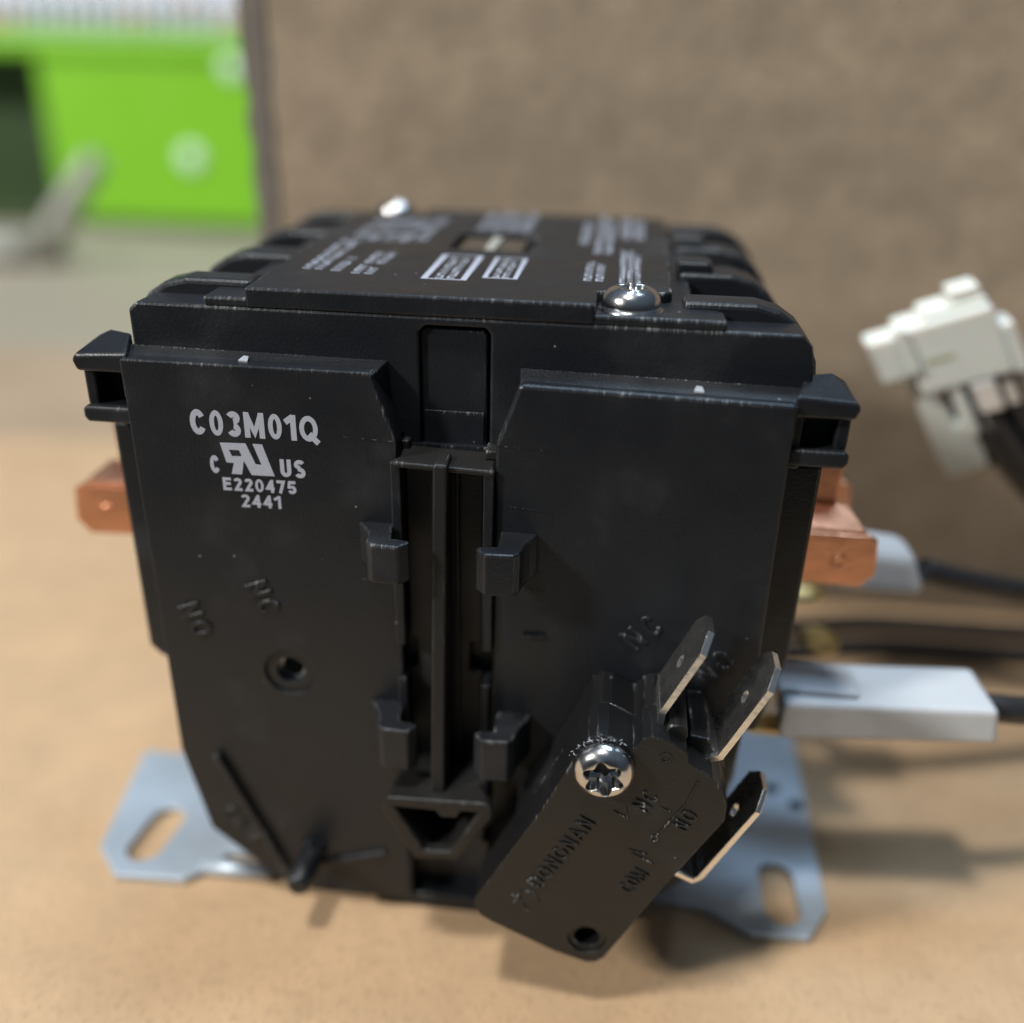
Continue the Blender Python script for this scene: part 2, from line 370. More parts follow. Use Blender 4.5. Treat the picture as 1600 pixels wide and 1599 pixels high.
# --- housing body
body = [(-45.5, 60.8), (-45.5, 26.2), (-43.7, 24.4), (-40.0, 24.4), (-40, 12), (-37, -2), (-24.5, -12.4), (24.5, -12.4), (37, -2), (40, 12), (40.2, 20.4), (42.0, 20.4), (44.7, 33), (44.9, 60.8)]
MB().xz(body, 5.2, 64).build('housing', BLK, K, .5)
MB().xz([(-12.2, -15), (24, -15), (24, -12.3), (-12.2, -12.3)], 0.4, 60).build('base_skid', BLK, K, .3)
# rear top face, upper front wall with latch recess
uf = [(-40.4, 60.6), (-40.4, 76.0), (-39.3, 77.0), (40.0, 77.0), (41.3, 75.6), (41.8, 73), (41.8, 60.6), (4.2, 60.6), (4.2, 75.2), (3.6, 75.9), (-3.6, 75.9), (-4.4, 75.2), (-4.4, 60.6)]
MB().xz(uf, 4.0, 10.5).build('upper_wall', BLK, K, .35)
MB().box(-4.3, 4.1, 6.6, 10.4, 66, 76.6).build('recess_back', BLK, K, .2)
MB().xz([(-4.45, 60.8), (3.75, 60.8), (3.75, 74.9), (3.3, 75.5), (-3.9, 75.5), (-4.45, 74.9)], 4.75, 9).build('latch_tab', BLK, K, .25)
MB().box(-4.0, 3.45, 4.5, 4.8, 60.9, 65.2).build('latch_step', BLK, K, .12)
MB().box(-28, 27, 10.3, 66.5, 60.5, 77.0).build('centre_block', BLK, K, .4)
# terminal barriers: four on each side, rounded outer shoulder
for sd in (-1, 1):
    prof = [(26.6, 60.5), (43.4, 60.5), (43.4, 69.5), (43.0, 72.4), (41.9, 74.8), (40.2, 76.9), (38.0, 78.3), (35.2, 79.0), (26.6, 79.0)]
    for i, (y0, y1) in enumerate(((9.2, 14.0), (25.5, 32.5), (44.5, 51.5), (62.5, 67))):
        k = .0 if i == 0 else 1.6
        pr = [(sd * (x - (k if x > 30 else 0)), z) for x, z in prof]
        MB().xz(pr, y0, y1).build('terminal_barrier', BLK, K, .7, 3)
    for (y0, y1) in ((14.3, 25.2), (32.8, 44.2), (51.8, 62.2)):
        MB().xz([(sd * 27, 60.6), (sd * 39, 60.6), (sd * 39, 66), (sd * 34, 70.5), (sd * 27, 74.5)], y0, y1).build('terminal_cover', BLK, K, .4)
        MB().lathe((sd * 37, (y0 + y1) / 2, 64), (sd * .3, 0, 1), [(3.2, 0), (3.2, 3), (2.6, 4.2), (.1, 4.4)], 20).build('terminal_screw', ZINC, K)

for (y0, y1) in ((26.5, 31.8), (45.5, 50.8)):
    MB().xz([(26.4, 78.6), (31.2, 78.6), (31.2, 79.8), (30.4, 80.3), (26.4, 80.3)], y0, y1).build('barrier_knob', BLK, K, .5, 3)
# --- top cover slab and label plate with its window and screw notches
MB().xy([(-30.8, 4.1), (31.4, 4.1), (31.4, 8.5), (29, 11), (28, 11), (28, 69.5), (-29.5, 69.5), (-29.5, 12), (-30.8, 9)], 76.9, 78.1).build('cover_slab', BLK, K, .35)
lab = [(-25.4, 3.95), (16.3, 3.95), (16.3, 10.8), (24.4, 11.6), (25.3, 12.6), (25.8, 69), (-16, 70), (-16, 65.5), (-26.5, 65.5), (-27.4, 60)]
win = [(-6.2, 34.5), (5.9, 34.0), (5.9, 46.0), (4.0, 47.2), (-4.5, 47.2), (-6.2, 46)]
MB().xy([lab, win], 77.0, 79.4).build('label_plate', BLK, K, .3)
MB().xy([(-5, 33.8), (4.4, 33.8), (4.4, 44.5), (-5, 44.5)], 78.15, 79.15).build('window_armature', LAMIN, K, .2)
MB().xy([(-.9, 34), (.6, 34), (.6, 44.2), (-.9, 44.2)], 79.15, 79.5).build('armature_rib', GREYM, K, .1)
for (x, y, z) in ((20.4, 8.3, 78.1), (-21.5, 68.5, 78.1)):
    s = MB().lathe((x, y, z), (0, 0, 1), [(3.5, 0), (3.55, .7), (3.35, 1.5), (2.8, 2.2), (2.0, 2.55), (1.75, 2.6), (1.6, 2.5), (1.3, 1.5), (.1, 1.3)], 48, {5: .16, 6: .2, 7: .2}).build('cover_screw', STEEL, K)
    MB().lathe((x, y, z - .2), (0, 0, 1), [(3.9, 0), (3.9, .35)], 32).build('washer', STEEL, s)

# --- front panels
lp = [(-40.2, 71.0), (-9.5, 71.0), (-6.6, 62.6), (-6.7, -12.0), (-13, -13.2), (-24.1, -13.2), (-27.7, -11.2), (-37.2, -2.4), (-40.1, 12.0)]
rp = [(8.2, 70.6), (39.8, 70.0), (40.0, 31.0), (39.0, 20.0), (37.6, 3), (34, -3.5), (24, -12.6), (5.2, -12.4), (5.5, 62.9)]
MB().xz([lp, circle(-22.6, 27.5, 3.55)], -.15, 5.0).build('front_panel', BLK, K, .45)
MB().xz([circle(-22.6, 27.5, 3.5), circle(-22.6, 27.5, 2.05)], .28, 5.0).build('screw_boss', BLK, K, .25)
MB().xz([circle(-22.6, 27.5, 2.1), circle(-22.6, 27.5, 1.55)], 1.6, 5.0).build('boss_insert', STEEL, K, .15)
MB().xz(rp, -.15, 5.0).build('front_panel', BLK, K, .45)
# top bevel strip seen above each panel
MB().loft([(-40.4, .1, 70.6), (-9.4, .1, 70.6), (-9.0, .1, 66), (-40.4, .1, 66)], [(-41.0, 4.2, 71.7), (-8.2, 4.2, 71.4), (-8.2, 4.2, 66), (-41.0, 4.2, 66)]).build('panel_shoulder', BLK, K, .15)
MB().loft([(8.3, .1, 70.2), (39.9, .1, 69.6), (39.9, .1, 66), (8.3, .1, 66)], [(7.8, 4.2, 71.4), (40.8, 4.2, 70.9), (40.8, 4.2, 66), (7.8, 4.2, 66)]).build('panel_shoulder', BLK, K, .15)
# corner brackets (clip channels at the two upper corners)
for sd in (-1, 1):
    X = lambda v: sd * v
    zt = 71.4 if sd < 0 else 70.8
    MB().loft([(X(39.6), .6, zt), (X(46.6), 1.0, zt - .5), (X(47.2), 1.0, zt - 1.3), (X(46.6), 1.0, zt - 2.6), (X(39.6), .8, zt - 2.6)],
              [(X(41.2), 5.6, zt + 1.3), (X(44.2), 6.6, zt + 1.4), (X(46.0), 6.2, zt + .6), (X(46.4), 6.0, zt - 2.6), (X(41.2), 5.6, zt - 2.6)]).build('bracket_top', BLK, K, .4, 3)
    MB().xz([(X(39.7), 62.2), (X(46.3), 62.2), (X(46.7), 62.9), (X(46.7), 64.0), (X(46.2), 64.3), (X(39.7), 64.3)], .9, 6.5).build('bracket_foot', BLK, K, .4, 3)
    MB().xz([(X(45.0), 64.1), (X(46.5), 64.1), (X(46.5), zt - 2.4), (X(45.0), zt - 2.4)], 2.2, 6.2).build('bracket_rib', BLK, K, .3)
    MB().xz([(X(39.9), 61.5), (X(45.2), 61.5), (X(45.2), zt - 1.6), (X(39.9), zt - 1.6)], 4.9, 8).build('bracket_back', BLK, K, .2)
    MB().xz([(X(39.9), 64), (X(41.0), 64), (X(41.0), zt - 2.4), (X(39.9), zt - 2.4)], 1.6, 5.0).build('bracket_rib', BLK, K, .2)

# --- centre channel and slider
MB().box(-6.9, 5.7, 3.6, 5.6, -12.4, 61).build('channel_back', BLK, K)
MB().xz([(-7.3, 34), (-6.05, 34), (-6.05, 60.2), (-7.3, 60.2)], -.9, 3.7).build('rail', BLK, K, .2)
MB().xz([(4.15, 34), (5.45, 34), (5.45, 59.8), (4.15, 59.8)], -.9, 3.7).build('rail', BLK, K, .2)
MB().xz([(-7.3, 14), (-6.05, 14), (-6.05, 28.5), (-7.3, 28.5)], -.6, 3.7).build('rail', BLK, K, .2)
MB().xz([(4.0, 14), (5.2, 14), (5.2, 28.3), (4.0, 28.3)], -.6, 3.7).build('rail', BLK, K, .2)
MB().loft([(-6.9, -1.1, 60.3), (5.4, -1.1, 59.9), (5.4, -1.1, 59.2), (-6.9, -1.1, 59.6)], [(-7.2, 4.8, 60.9), (5.2, 4.8, 60.5), (5.2, 4.8, 58.6), (-7.2, 4.8, 59)]).build('slider_head', BLKS, K, .25)
MB().box(-7.4, -5.6, 2.6, 5.0, 60.6, 61.7).build('slider_ear', BLKS, K, .15)
MB().box(4.0, 5.6, 1.6, 4.6, 60.3, 61.4).build('slider_ear', BLKS, K, .15)
MB().xz([(-5.9, 59.3), (3.95, 59.1), (3.95, 34.6), (3.5, 33.9), (2.25, 33.7), (2.25, 29.3), (3.9, 28.7), (3.9, 13), (-5.9, 13), (-5.9, 28.9), (-4.85, 29.3), (-4.85, 33.7), (-5.5, 33.9), (-5.9, 34.6)], 1.4, 3.6).build('slider_plate', BLKS, K, .25)
MB().yz([(1.5, 61), (-1.9, 60.6), (-6.4, 14.4), (1.5, 14.4)], -1.85, -.05).build('slider_rib', BLKS, K, .3)
MB().yz([(1.5, 59.2), (.2, 59), (.2, 14.4), (1.5, 14.4)], .55, 1.0).build('slider_bead', BLKS, K, .15)
# hollow stop under the rib (wedge with a triangular mouth)
to_ = [(-8.2, 13.2), (-7.6, 14.1), (5.9, 14.6), (6.9, 13.8), (6.9, 12.2), (2.0, 4.2), (-4.0, 3.6), (-8.4, 12.0)]
ti_ = [(-6.6, 12.6), (-.9, 12.6), (-.3, 11.6), (2.0, 11.7), (2.6, 12.9), (5.0, 12.9), (1.0, 5.4), (-2.6, 5.1)]
def flare(u, v, w): k = (w + 8) / 8; return (u * (1 - .14 * k) - .1 * k, w, v)
MB().frame_prism([to_, ti_], -8, 3.6, flare).build('stop_block', BLKS, K, .35)
MB().xz([(-6, 5), (4.5, 5), (4.5, 13), (-6, 13)], 1.4, 3.4).build('stop_floor', DARK, K)

# --- four S shaped wire clips
def clip(pts, z0, z1): MB().xy(pts, z0, z1).build('wire_clip', BLK, K, .3)
cl = [(-11.5, -.6), (-11.7, .2), (-7.2, .2), (-7.1, -1.3), (-6.7, -3.9), (-4.4, -4.3), (-4.2, -4.9), (-5.4, -6.3), (-8.8, -6.1), (-9.5, -5.4), (-9.7, -3.6), (-10.4, -1.9)]
clip(cl, 46.2, 51.5)
clip([(x + .45, y - .2) for x, y in cl], 17.6, 24.2)
cr_ = [(10.9, -.6), (11.0, .2), (6.4, .2), (6.4, -1.4), (6.5, -4.1), (4.1, -4.5), (3.9, -5.0), (5.2, -6.5), (8.6, -6.3), (9.3, -5.4), (9.6, -3.6), (10.2, -1.9)]
clip(cr_, 45.8, 51.5)
clip([(x - .1, y - .2) for x, y in cr_], 17.4, 24.0)

# --- moulded ribs, peg and witness lines
def bar2(p, q, wdt, y0, y1, name, mt=BLK, bev=.15):
    p, q = Vector(p), Vector(q); d = (q - p).normalized(); n_ = Vector((-d.y, d.x)) * wdt / 2
    MB().xz([tuple(p + n_), tuple(q + n_), tuple(q - n_), tuple(p - n_)], y0, y1).build(name, mt, K, bev)
bar2((-34.6, 12.3), (-25.6, -9.6), 1.1, -1.3, .2, 'moulded_rib', bev=.3)
bar2((-20.4, -7.2), (-10.2, -3.6), .8, -.9, .2, 'moulded_rib', bev=.25)
bar2((33.8, 6), (25.6, -9.6), 1.1, -1.3, .2, 'moulded_rib', bev=.3)
MB().tube([(-21.3, 0, -4.6), (-21.6, -7.0, -5.0), (-21.6, -7.6, -5.0)], [2.0, 1.7, 1.2], 24).build('locating_peg', BLK, K)
for (a, b) in (((7.2, 55), (12.6, 54.6)), ((12.6, 54.6), (12.6, 52.5)), ((9.8, 43.6), (12.2, 43.4)), ((12.2, 43.4), (12.3, 45.6)), ((-13.5, 49.2), (-10.6, 49)), ((-13.2, 43.2), (-9.8, 43.2)), ((5.6, 62.9), (13, 62.6)), ((-14, 62.8), (-6.8, 62.6))):
    bar2(a, b, .13, -.19, 0, 'mould_line', bev=0)
MB().box(9.5, 12.4, -.75, 0, 36.6, 37.0).build('moulded_tick', BLK, K, .1)
for (x, z) in ((-26, 71.0), (28.2, 70.4)):
    MB().loft([(x, 1.4, z - .1), (x + 1.2, 1.3, z - .1), (x + 1.0, 2.4, z + .1), (x + .3, 2.5, z + .1)], [(x, 1.4, z + .22), (x + 1.2, 1.3, z + .2), (x + 1.0, 2.4, z + .46), (x + .3, 2.5, z + .5)]).build('moulding_flash', PRINT2, K, .05)
bar2((-6.5, -4.5), (-6.4, -12.2), .35, -.3, 0, 'mould_line', DARK, 0)
MB().box(4.6, 6.6, -3.2, 0, 1.6, 3.4).build('moulded_stop', BLK, K, .3)

# --- lettering on the left panel
yF = -.15
def stamp(body_, name, cx, cz, width, height, stroke, y, slope=0., narrow=None):
    """printed lettering: flat ribbons laid 0.03 mm proud of the plastic"""
    wd = {'1': .42, 'M': .86, 'C': .68, 'Q': .78}; ws = [wd.get(c, .58) for c in body_]; gap = .16
    tot_ = sum(ws) + gap * (len(ws) - 1); kx = width / tot_; x = -width / 2; mb = MB(); idx = 0
    for c, w1 in zip(body_, ws):
        for k, (kind_, pts) in enumerate(glyph(c, w1, stroke)):
            lift = .03 + .006 * k
            fn = lambda u, v, w2, x=x: (cx + x + u * kx, y - w2, cz + (v - .5) * height + slope * (x + u * kx))
            if kind_ == 'ring':
                mb.frame_prism([arc(w1 / 2, .5, w1 / 2, .5, 0, 360, 32)[:-1], arc(w1 / 2, .5, w1 / 2 - stroke * .86, .5 - stroke * .86, 0, 360, 32)[:-1]], -.01, lift, fn)
            else: ribbon(mb, pts, stroke, -.01, lift, fn)
        x += (w1 + gap) * kx
    return mb.build(name, PRINT, K)
stamp('C03M01Q', 'printed_number', -24.25, 63.55, 16.1, 3.3, .235, yF, .0)
stamp('C', 'printed_letter', -29.75, 58.05, 1.25, 2.4, .25, yF)
stamp('US', 'printed_letter', -19.75, 58.15, 3.2, 2.35, .22, yF, .02)
stamp('E220475', 'printed_number', -24.25, 55.5, 9.5, 1.75, .21, yF, .01)
stamp('2441', 'printed_number', -24.25, 53.3, 5.2, 1.75, .19, yF, .02)
ru = [(-28.8, 61.0), (-25.5, 61.1), (-24.45, 58.4), (-23.7, 58.35), (-24.6, 61.1), (-23.4, 61.1), (-22.15, 56.95), (-25.1, 56.9), (-25.95, 58.8), (-26.35, 56.9), (-27.7, 56.9), (-27.25, 58.4), (-28.2, 58.4)]
rh = [(-27.75, 60.15), (-26.4, 60.15), (-26.15, 59.35), (-27.4, 59.3)]
MB().xz([ru, rh], yF - .035, yF + .02).build('printed_emblem', PRINT, K)
for body_, x, z, a, s in (('NC', -25.2, 39.2, -1.18, 3.6), ('NO', -35.0, 34.9, -1.18, 3.6), ('COM', -32.2, -.9, -.92, 2.8), ('NC', 24.75, 38.6, .80, 3.7), ('NO', 34.3, 34.2, .80, 3.7)):
    emboss(body_, on_front(x, z, a, yF), s * .88, .17, BLK, K, ext=.28)

# --- worn print on the top label: lines of tiny strokes, too small and blurred to read
def rows(x0, y0, x1, y1, nrow, name, along='y', mt=PRINT, fill=.86, skew=0.):
    mb = MB(); zt = 79.4
    for i in range(nrow):
        if along == 'y':
            wv = (x1 - x0) / nrow; xa = x0 + i * wv + wv * .16; xb = x0 + (i + 1) * wv - wv * .16; y = y0
            end = y1 - random.random() * .25 * (y1 - y0)
            while y < end:
                if random.random() < fill:
                    k = random.choice((0, 1, 2)); st = .34; sh = skew * (y - y0)
                    ys = y
                    mb.xy([(xa + sh, ys), (xb + sh, ys), (xb + sh, ys + st), (xa + sh, ys + st)], zt, zt + .03)
                    if k: mb.xy([((xa if k == 1 else xb - .3) + sh, ys + st), ((xa + .3 if k == 1 else xb) + sh, ys + st), ((xa + .3 if k == 1 else xb) + sh, ys + 1.0), ((xa if k == 1 else xb - .3) + sh, ys + 1.0)], zt, zt + .03)
                y += 1.35
    mb.build(name, mt, K)
rows(-22.4, 16, -19.2, 42, 2, 'printed_lines', skew=-.02)
rows(-18.6, 15.5, -16.6, 26, 1, 'printed_lines')
rows(-15.6, 14.5, -12.2, 33, 2, 'printed_lines')
rows(-22.5, 38, -10.2, 62, 5, 'printed_lines', fill=.72)
rows(-5.0, 51, 4.3, 70, 4, 'printed_lines', fill=.95)
rows(12.1, 42, 14.0, 68, 1, 'printed_lines', fill=1)
rows(14.6, 35, 17.6, 69, 2, 'printed_lines', fill=1)
rows(18.2, 48, 22.4, 70, 2, 'printed_lines', fill=1)
rows(14.0, 16.4, 17.0, 28, 2, 'printed_lines', fill=1)
rows(18.6, 16, 21.6, 40, 3, 'printed_lines', fill=1)
def frame(x0, x1, y0, y1, t_=.8):
    MB().xy([[(x0, y0), (x1, y0), (x1, y1), (x0, y1)], [(x0 + t_, y0 + .35), (x1 - t_, y0 + .35), (x1 - t_, y1 - .35), (x0 + t_, y1 - .35)]], 79.4, 79.43).build('printed_frame', PRINT, K)
frame(-6.0, -.2, 13.2, 29); rows(-4.6, 14, -1.6, 28, 2, 'printed_lines', fill=1)
frame(1.5, 6.0, 15.2, 28.6, .6); rows(2.5, 15.8, 5.0, 28, 2, 'printed_lines', fill=1)

# --- copper tabs on both ends
def tab(sd, y, zs=0, dx=0):
    X = lambda v: sd * (v + (dx if v > 50 else 0))
    MB().xz([(X(46.2), 46.5 + zs), (X(51.6), 46.5 + zs), (X(51.9), 55.6 + zs), (X(46.0), 55.8 + zs)], y + 5, y + 6).build('terminal_bar', COPPER, K, .2)
    f = MB()
    f.xz([(X(44.6), 37.9 + zs), (X(55.6), 37.4 + zs), (X(57.5), 39.6 + zs), (X(57.0), 45.0 + zs), (X(55.8), 45.6 + zs), (X(44.6), 45.6 + zs)], y, y + 1)
    q = f.build('quick_connect_tab', COPPER, K, .2)
    MB().lathe((X(52.2), y + .1, 41.3 + zs), (0, -1, 0), [(1.25, 0), (1.2, .12), (1.0, .22), (.7, .2), (.55, .05), (.1, 0)], 28).build('dimple', COPPER, q)
    MB().loft([(X(44.6), y + .3, 45.4 + zs), (X(55.6), y + .3, 45.4 + zs), (X(55.2), y + .3, 46.2 + zs), (X(44.6), y + .3, 46.2 + zs)],
              [(X(44.6), y + 5.6, 47.0 + zs), (X(53.6), y + 5.6, 47.0 + zs), (X(53.4), y + 5.6, 47.8 + zs), (X(44.6), y + 5.6, 47.8 + zs)]).build('terminal_bend', COPPER, K, .15)
tab(1, 18)
tab(1, 37)
tab(-1, 20, -1.5, 5.0)
tab(-1, 40, -1.5, 3.0)
for (x, y, z) in ((51.4, 33, 28.0), (55.4, 33, 18.5)):
    MB().lathe((x, y, z), (.15, -.2, 1), [(3.2, 0), (3.3, .5), (2.9, 1.0), (1.6, 1.2), (.1, 1.25)], 28).build('brass_screw', BRASS, K)
MB().box(42, 46.9, 11, 15, 15.6, 16.6).build('coil_tab', BRASS, K, .2)

# --- snap action switch screwed on the right panel
fo = [(5.3, 2.7), (5.6, 4.2), (13.6, 19.9), (18.0, 30.0), (18.8, 31.7), (19.9, 32.6), (21.2, 32.5), (24.3, 30.9), (25.3, 32.4), (26.4, 33.0), (28.4, 32.5), (30.6, 31.1), (30.9, 29.6), (34.0, 27.7), (35.3, 25.9), (36.1, 23.8), (36.1, 21.3), (29.4, 8.7), (24.4, -1.6), (22.9, -4.6), (21.9, -5.5), (20.6, -5.7), (16.3, -4.3), (7.8, -.1), (6.2, .9)]
hc = (20.5, -1.4)
S = MB().xz([fo, circle(hc[0], hc[1], 2.55)], -14.0, -7.6).build('switch', BLK2, K, .35, 2, label='black snap action switch tilted on the right panel with three metal blades')
MB().xz([circle(hc[0], hc[1], 2.5), circle(hc[0], hc[1], 1.75)], -13.6, -.6).build('switch_hole_sleeve', BLK2, S, .2)
fo2 = [(x + .25, z - .2) for x, z in fo]
MB().xz([fo2, circle(hc[0], hc[1], 2.6)], -7.45, -.4).build('switch_back_half', BLK2, S, .35)
# contact pockets between the blades
MB().xz([(26.6, 30.4), (29.4, 31.4), (30.2, 33.0), (28.8, 33.8), (27.4, 33.2)], -6.5, -1.0).build('switch_pocket', BLK2, S, .25)
MB().xz([(30.5, 28), (33.6, 27.2), (34.6, 28.6), (33.6, 30.6), (31.2, 31.0)], -10.5, -.8).build('switch_pocket', BLK2, S, .25)
MB().lathe((29.4, -12.2, 32.2), (0, 1, 0), [(1.3, 0), (1.3, 9)], 24).build('switch_pocket', BLK2, S, .15)
# screw with six lobed socket
n_ = 72
prof = [(3.6, -.1), (3.80, .35), (3.76, .9), (3.5, 1.6), (3.1, 2.1), (2.7, 2.38), (2.36, 2.5), (2.20, 2.50), (2.12, 2.38), (2.02, .2), (1.0, -.1), (.1, -.5)]
lb = {6: .10, 7: .17, 8: .19, 9: .20, 10: .10}
sc_ = MB().lathe((21.0, -14.0, 28.0), (0, -1, 0), prof, 96, lb, 7).build('switch_screw', STEEL, S)
# rubbed swarf around the screw head
mbs = MB()
for i in range(26):
    a = math.radians(60 + i * 4.2 + random.uniform(-2, 2)); rr = 4.0 + random.uniform(-.1, .35)
    p = Vector((21.0 + rr * math.cos(a), -14.05, 28.0 + rr * math.sin(a)))
    mbs.tube([p, p + Vector((random.uniform(-.4, .4), random.uniform(-.3, 0), random.uniform(-.3, .3)))], .05, 5)
mbs.build('swarf', PRINT2, S, kind='stuff')

def blade(path_base, o, d, length, y0, y1, hole_s):
    o, d = Vector(o), Vector(d).normalized(); nrm = Vector((-d.y, d.x)); th = .80
    def fn(u, v, w): return (o.x + d.x * u + nrm.x * w, v, o.y + d.y * u + nrm.y * w)
    L = length; m_ = (y0 + y1) / 2
    b = MB(); b.frame_prism([[(0, y0), (L - 2.1, y0), (L, y0 + 2.1), (L, y1 - 2.1), (L - 2.1, y1), (0, y1)], circle(hole_s, m_ + .2, .85, 20)], -th / 2, th / 2, fn)
    pts = [Vector(p) for p in path_base] + [o]
    for i in range(len(pts) - 1):
        p, q = pts[i], pts[i + 1]; dd = (q - p).normalized(); nn = Vector((-dd.y, dd.x)) * th / 2; q = q + dd * .25; 
        b.xz([tuple(p + nn), tuple(q + nn), tuple(q - nn), tuple(p - nn)], y0 + .02 * (i + 1), y1 - .02 * (i + 1))
    return b.build('terminal_blade', BLADE, S, .14, 2)
blade([(27.2, 30.4)], (27.5, 34.4), (4.8, 10.6), 11.6, -11.2, -3.6, 5.2)
blade([(33.0, 27.6), (35.0, 28.6)], (35.7, 30.1), (3.9, 8.6), 11.6, -11.2, -3.6, 5.2)
blade([(31.2, 9.2), (33.7, 8.0)], (34.6, 8.7), (5.9, 11.9), 15.4, -11.2, -3.6, 9.2)
# moulded marks on the switch face
yS = -14.0
A = math.atan2(11.8, 6.3)
emboss('DONGNAN', on_front(16.4, 13.4, A, yS), 2.25, .13, BLK2, S, gap=.24, ext=.24, kx=.98)
emboss('COM', on_front(25.9, 10.0, A, yS), 2.2, .14, BLK2, S, gap=.22, ext=.24, kx=.70)
emboss('NC', on_front(26.4, 23.2, A, yS), 2.2, .15, BLK2, S, gap=.26, ext=.24, kx=.86)
emboss('NO', on_front(31.4, 20.8, A, yS), 2.2, .15, BLK2, S, gap=.26, ext=.24, kx=.86)
def mark(p, q, wd=.22, name='moulded_line'):
    p, q = Vector(p), Vector(q); d = (q - p).normalized(); nn = Vector((-d.y, d.x)) * wd / 2
    MB().xz([tuple(p + nn), tuple(q + nn), tuple(q - nn), tuple(p - nn)], yS - .14, yS + .05).build(name, BLK2, S, .04)
mark((27.4, 14.6), (24.9, 15.2)); mark((28.1, 13.2), (25.3, 14.6), .3)
mark((28.2, 18.0), (31.2, 23.4)); mark((31.2, 23.4), (32.3, 27.0)); mark((29.6, 21.9), (28.2, 22.5))
mark((22.6, 21.2), (24.4, 20.2)); mark((24.4, 20.2), (24.0, 22.0))
MB().xz([circle(27.9, 17.4, .55, 20), circle(27.9, 17.4, .35, 20)], yS - .14, yS + .05).build('moulded_ring', BLK2, S)
MB().xz([circle(28.2, 30.1, .75, 24), circle(28.2, 30.1, .52, 24)], yS - .12, yS + .05).build('moulded_ring', BLK2, S)
# maker's emblem: a small plus and hooked n beside the word
mark((10.2, 5.4), (11.8, 4.6), .3, 'moulded_emblem'); mark((10.6, 3.8), (11.5, 6.0), .3, 'moulded_emblem'); mark((11.9, 6.1), (13.2, 6.2), .3, 'moulded_emblem'); mark((13.2, 6.2), (13.9, 4.4), .3, 'moulded_emblem'); mark((12.6, 2.6), (11.6, 4.0), .3, 'moulded_emblem')

# ================================================================== WIRES AND CONNECTORS
def curve_pts(P, n=14):
    P = [Vector(p) for p in P]; out = []
    for i in range(len(P) - 1):
        p0 = P[max(i - 1, 0)]; p1 = P[i]; p2 = P[i + 1]; p3 = P[min(i + 2, len(P) - 1)]
        for k in range(n):
            t_ = k / n; out.append(.5 * ((2 * p1) + (-p0 + p2) * t_ + (2 * p0 - 5 * p1 + 4 * p2 - p3) * t_ ** 2 + (-p0 + 3 * p1 - 3 * p2 + p3) * t_ ** 3))
    out.append(P[-1]); return out
# lower front lead
t = thing('wire_lead', (60, 20, -15), 'black wire ending in a long white sleeve pushed on the lower right terminal', 'wire', 'sleeved wire leads')
MB().loft([(45.6, 7.5, 17.6), (45.6, 7.5, 24), (46.6, 18.2, 24), (46.6, 18.2, 17.6)], [(76.6, 10.2, 18.0), (75.6, 10.11, 23.9), (74.6, 20.6, 24.1), (77.2, 21, 18.0)]).build('sleeve', WHITE, t, .9, 3)
MB().box(45, 56.5, 9.8, 17.2, 23.4, 24.9).build('sleeve_collar', WHITE, t, .6, 3)
MB().tube(curve_pts([(75, 15, 21), (80, 15.5, 20.6), (92, 19, 18), (115, 30, 4), (150, 45, -12.8), (230, 70, -12.8)]), 2.1).build('wire', WIRE, t)
# rear lead
t = thing('wire_lead', (66, 36, -15), 'black wire ending in a white sleeve just behind the copper tab', 'wire', 'sleeved wire leads')
MB().loft([(54, 28.5, 30.6), (54, 28.5, 38.6), (54, 37.5, 38.6), (54, 37.5, 30.6)], [(70.2, 31.5, 28.6), (67.2, 31, 36.6), (66.6, 39.5, 36.6), (70.4, 39.5, 28.6)]).build('sleeve', WHITE, t, 2.2, 4)
MB().tube(curve_pts([(70, 35.6, 32.0), (76, 37, 30), (88, 41, 26.5), (104, 46, 22), (140, 52, 8), (210, 60, -12.8)]), 2.0).build('wire', WIRE, t)
t = thing('shadow_wires', (90, 88, -15), 'pair of black wires added for the shadow band along the foot of the brown cardboard panel', 'wires')  # added wires standing in for a dark band of shadow
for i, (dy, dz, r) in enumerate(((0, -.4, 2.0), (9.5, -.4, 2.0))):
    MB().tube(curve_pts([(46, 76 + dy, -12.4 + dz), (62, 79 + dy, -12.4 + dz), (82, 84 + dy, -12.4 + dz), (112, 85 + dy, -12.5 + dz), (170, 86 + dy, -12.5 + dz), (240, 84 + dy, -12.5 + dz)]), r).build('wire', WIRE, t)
# ivory multi pin connector with its bundle of wires
t = thing('plug_connector', (66, 30, 45), 'ivory plastic plug connector held up by a bundle of black wires at right', 'connector')
dU = Vector((.80, 0, .30)).normalized(); dV = Vector((.52, .10, -.84)).normalized(); dN = dU.cross(dV).normalized()
if dN.y > 0: dN = -dN
o0 = Vector((60.8, 61, 61.4))
def q(a, b, c=0.): k = 1.17; return tuple(o0 + dU * a * k + dV * b * k + dN * c * k)
def blk(a0, a1, b0, b1, c0, c1, name, mt, bev=.8):
    return MB().loft([q(a0, b0, c0), q(a1, b0, c0), q(a1, b1, c0), q(a0, b1, c0)], [q(a0, b0, c1), q(a1, b0, c1), q(a1, b1, c1), q(a0, b1, c1)]).build(name, mt, t, bev, 3)
blk(0, 5.0, -1.2, 6.2, -1, 3.2, 'latch_arm', IVORY)
blk(4.6, 17.5, -1.6, 9.8, -3, 3.0, 'connector_body', IVORY)
blk(8.5, 17.3, -2.8, 1.5, -3, 2.2, 'connector_rim', IVORY)
blk(3.5, 7.5, 6.0, 26.5, -5, .5, 'connector_wall', IVORY)
blk(8.2, 10.0, 9.6, 19.0, -2, 2.4, 'connector_rib', IVORY, .5)
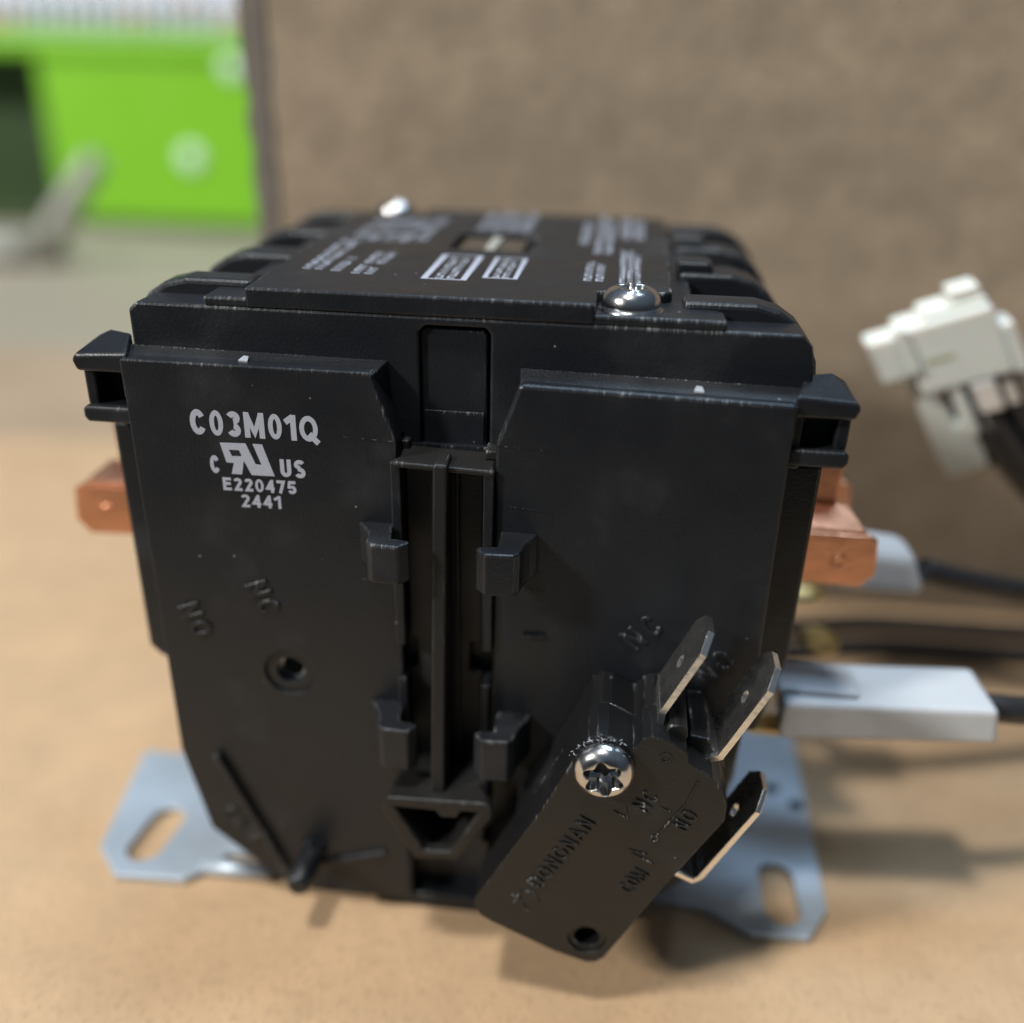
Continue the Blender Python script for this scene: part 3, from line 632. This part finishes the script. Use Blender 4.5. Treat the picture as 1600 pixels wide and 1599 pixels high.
blk(17.0, 19.4, 2.0, 10.6, -2, 2.4, 'connector_rib', IVORY, .6)
blk(13.0, 17.0, -4.6, -3.0, -2.4, 1.6, 'connector_rim', IVORY, .5)
blk(4.2, 5.6, -2.2, 5.4, 1.0, 3.9, 'latch_rib', IVORY, .5)
blk(7.0, 9.6, 17.0, 25.5, -4, 1.4, 'connector_rib', IVORY, .5)
blk(7.8, 18.2, 9.9, 27, -5, -.4, 'connector_cavity', DARK)
blk(16.0, 19.0, 9.9, 12.6, -2, 1.6, 'grey_insert', mat('grey_insert', (.22, .22, .25), .5), .5)
blk(10.9, 14.4, 9.9, 15.4, -2, 3.0, 'crimp_barrel', mat('bright_tin', (.85, .88, .92), .35, .6), .6)
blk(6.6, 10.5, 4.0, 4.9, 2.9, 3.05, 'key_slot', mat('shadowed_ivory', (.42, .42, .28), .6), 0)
for i, (a, b, c) in enumerate(((9.6, 13, .5), (12.6, 16, .8), (15.6, 13, 0), (11, 20, -1), (14.5, 18, -2))):
    p0 = Vector(q(a, b, c)); p1 = Vector(q(a + 1.5, b + 9, c)); p2 = p1 + Vector((14, 3, -12)); p3 = p2 + Vector((30, 12, -22)); p4 = p3 + Vector((60, 20, -18 - 3 * i)); p5 = Vector((220, 80 + i * 6, -12.9))
    MB().tube(curve_pts([p0, p1, p2, p3, p4, p5]), 1.75).build('wire', WIRE, t)
for (a, b) in ((15.2, 11.2), (10.4, 16.5)):
    blk(a, a + 1.6, b, b + 4.5, .6, 1.6, 'crimp_wing', bpy.data.materials['bright_tin'], .3)

# ================================================================== FAR THINGS ON THE BENCH
t = thing('green_cabinet', (-330, 610, -21), 'bright green steel cabinet standing at the back of the bench', 'cabinet')
MB().xz([(-395, -14), (-160, -14), (-160, 95), (-395, 95)], 590, 597).build('front_plate', GREEN, t, 1.5)
MB().box(-520, -160, 586, 800, 95, 108).build('top_rim', GREEN, t, 3, 3)
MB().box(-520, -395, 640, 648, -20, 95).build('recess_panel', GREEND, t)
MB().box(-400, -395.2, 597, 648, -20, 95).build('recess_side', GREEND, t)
MB().box(-168, -160, 597.5, 800, -20, 95).build('side_plate', GREEN, t, 1)
MB().box(-520, -160, 588, 600, -21, -14.2).build('plinth', mat('dark_plinth', (.05, .07, .03), .7), t, 1)
for (x, z) in ((-289.8, 30.3), (-252.8, 90.2)):
    MB().lathe((x, 590, z), (0, -1, 0), [(8.5, 0), (8.5, 1.5), (6, 3), (.1, 3.4)], 28).build('rivet', mat('glint_cap', (.62, .85, .72), .3), t)  # pale cap colour stands in for the glint of a screw head
t = thing('wire_tray', (-330, 640, 108), 'white ribbed tray with a few orange specks on the green cabinet', 'tray')
MB().box(-520, -160, 598, 780, 108.3, 118).build('tray_base', WHITEW, t, 1)
mb = MB()
for i in range(34):
    x = -520 + i * 11
    mb.tube([(x, 597, 109), (x - 2, 596, 128), (x + 16, 640, 148), (x + 34, 700, 152)], 3.4, 8)
mb.build('ribs', WHITEW, t, kind='stuff')
for i in range(16):
    x = -500 + i * 22 + random.uniform(-5, 5); z = random.uniform(110, 140)
    MB().box(x, x + 7, 592.5, 594.5, z, z + 5).build('orange_speck', ORANGE, t, .5)
t = thing('grey_arm', (-380, 465, -21), 'slanted grey metal arm with a flat foot standing on the bench at left', 'bracket')
MB().tube([(-336, 470, -9), (-330, 470, 0), (-300, 471, 37), (-296, 471, 40)], [7.5, 8.2, 7.2, 6], 18).build('arm', GREYM, t)
MB().box(-460, -345, 450, 480, -17, -5).build('foot', GREYM, t, 4, 3)
MB().box(-345, -328, 455, 476, -20.8, -8).build('stub', mat('dull_olive', (.14, .13, .10), .6), t, 2)
MB().box(-452, -352, 455, 476, -20.8, -17).build('stub', bpy.data.materials['dull_olive'], t, 1)

for o in bpy.data.objects:
    if '_o' in o: del o['_o']
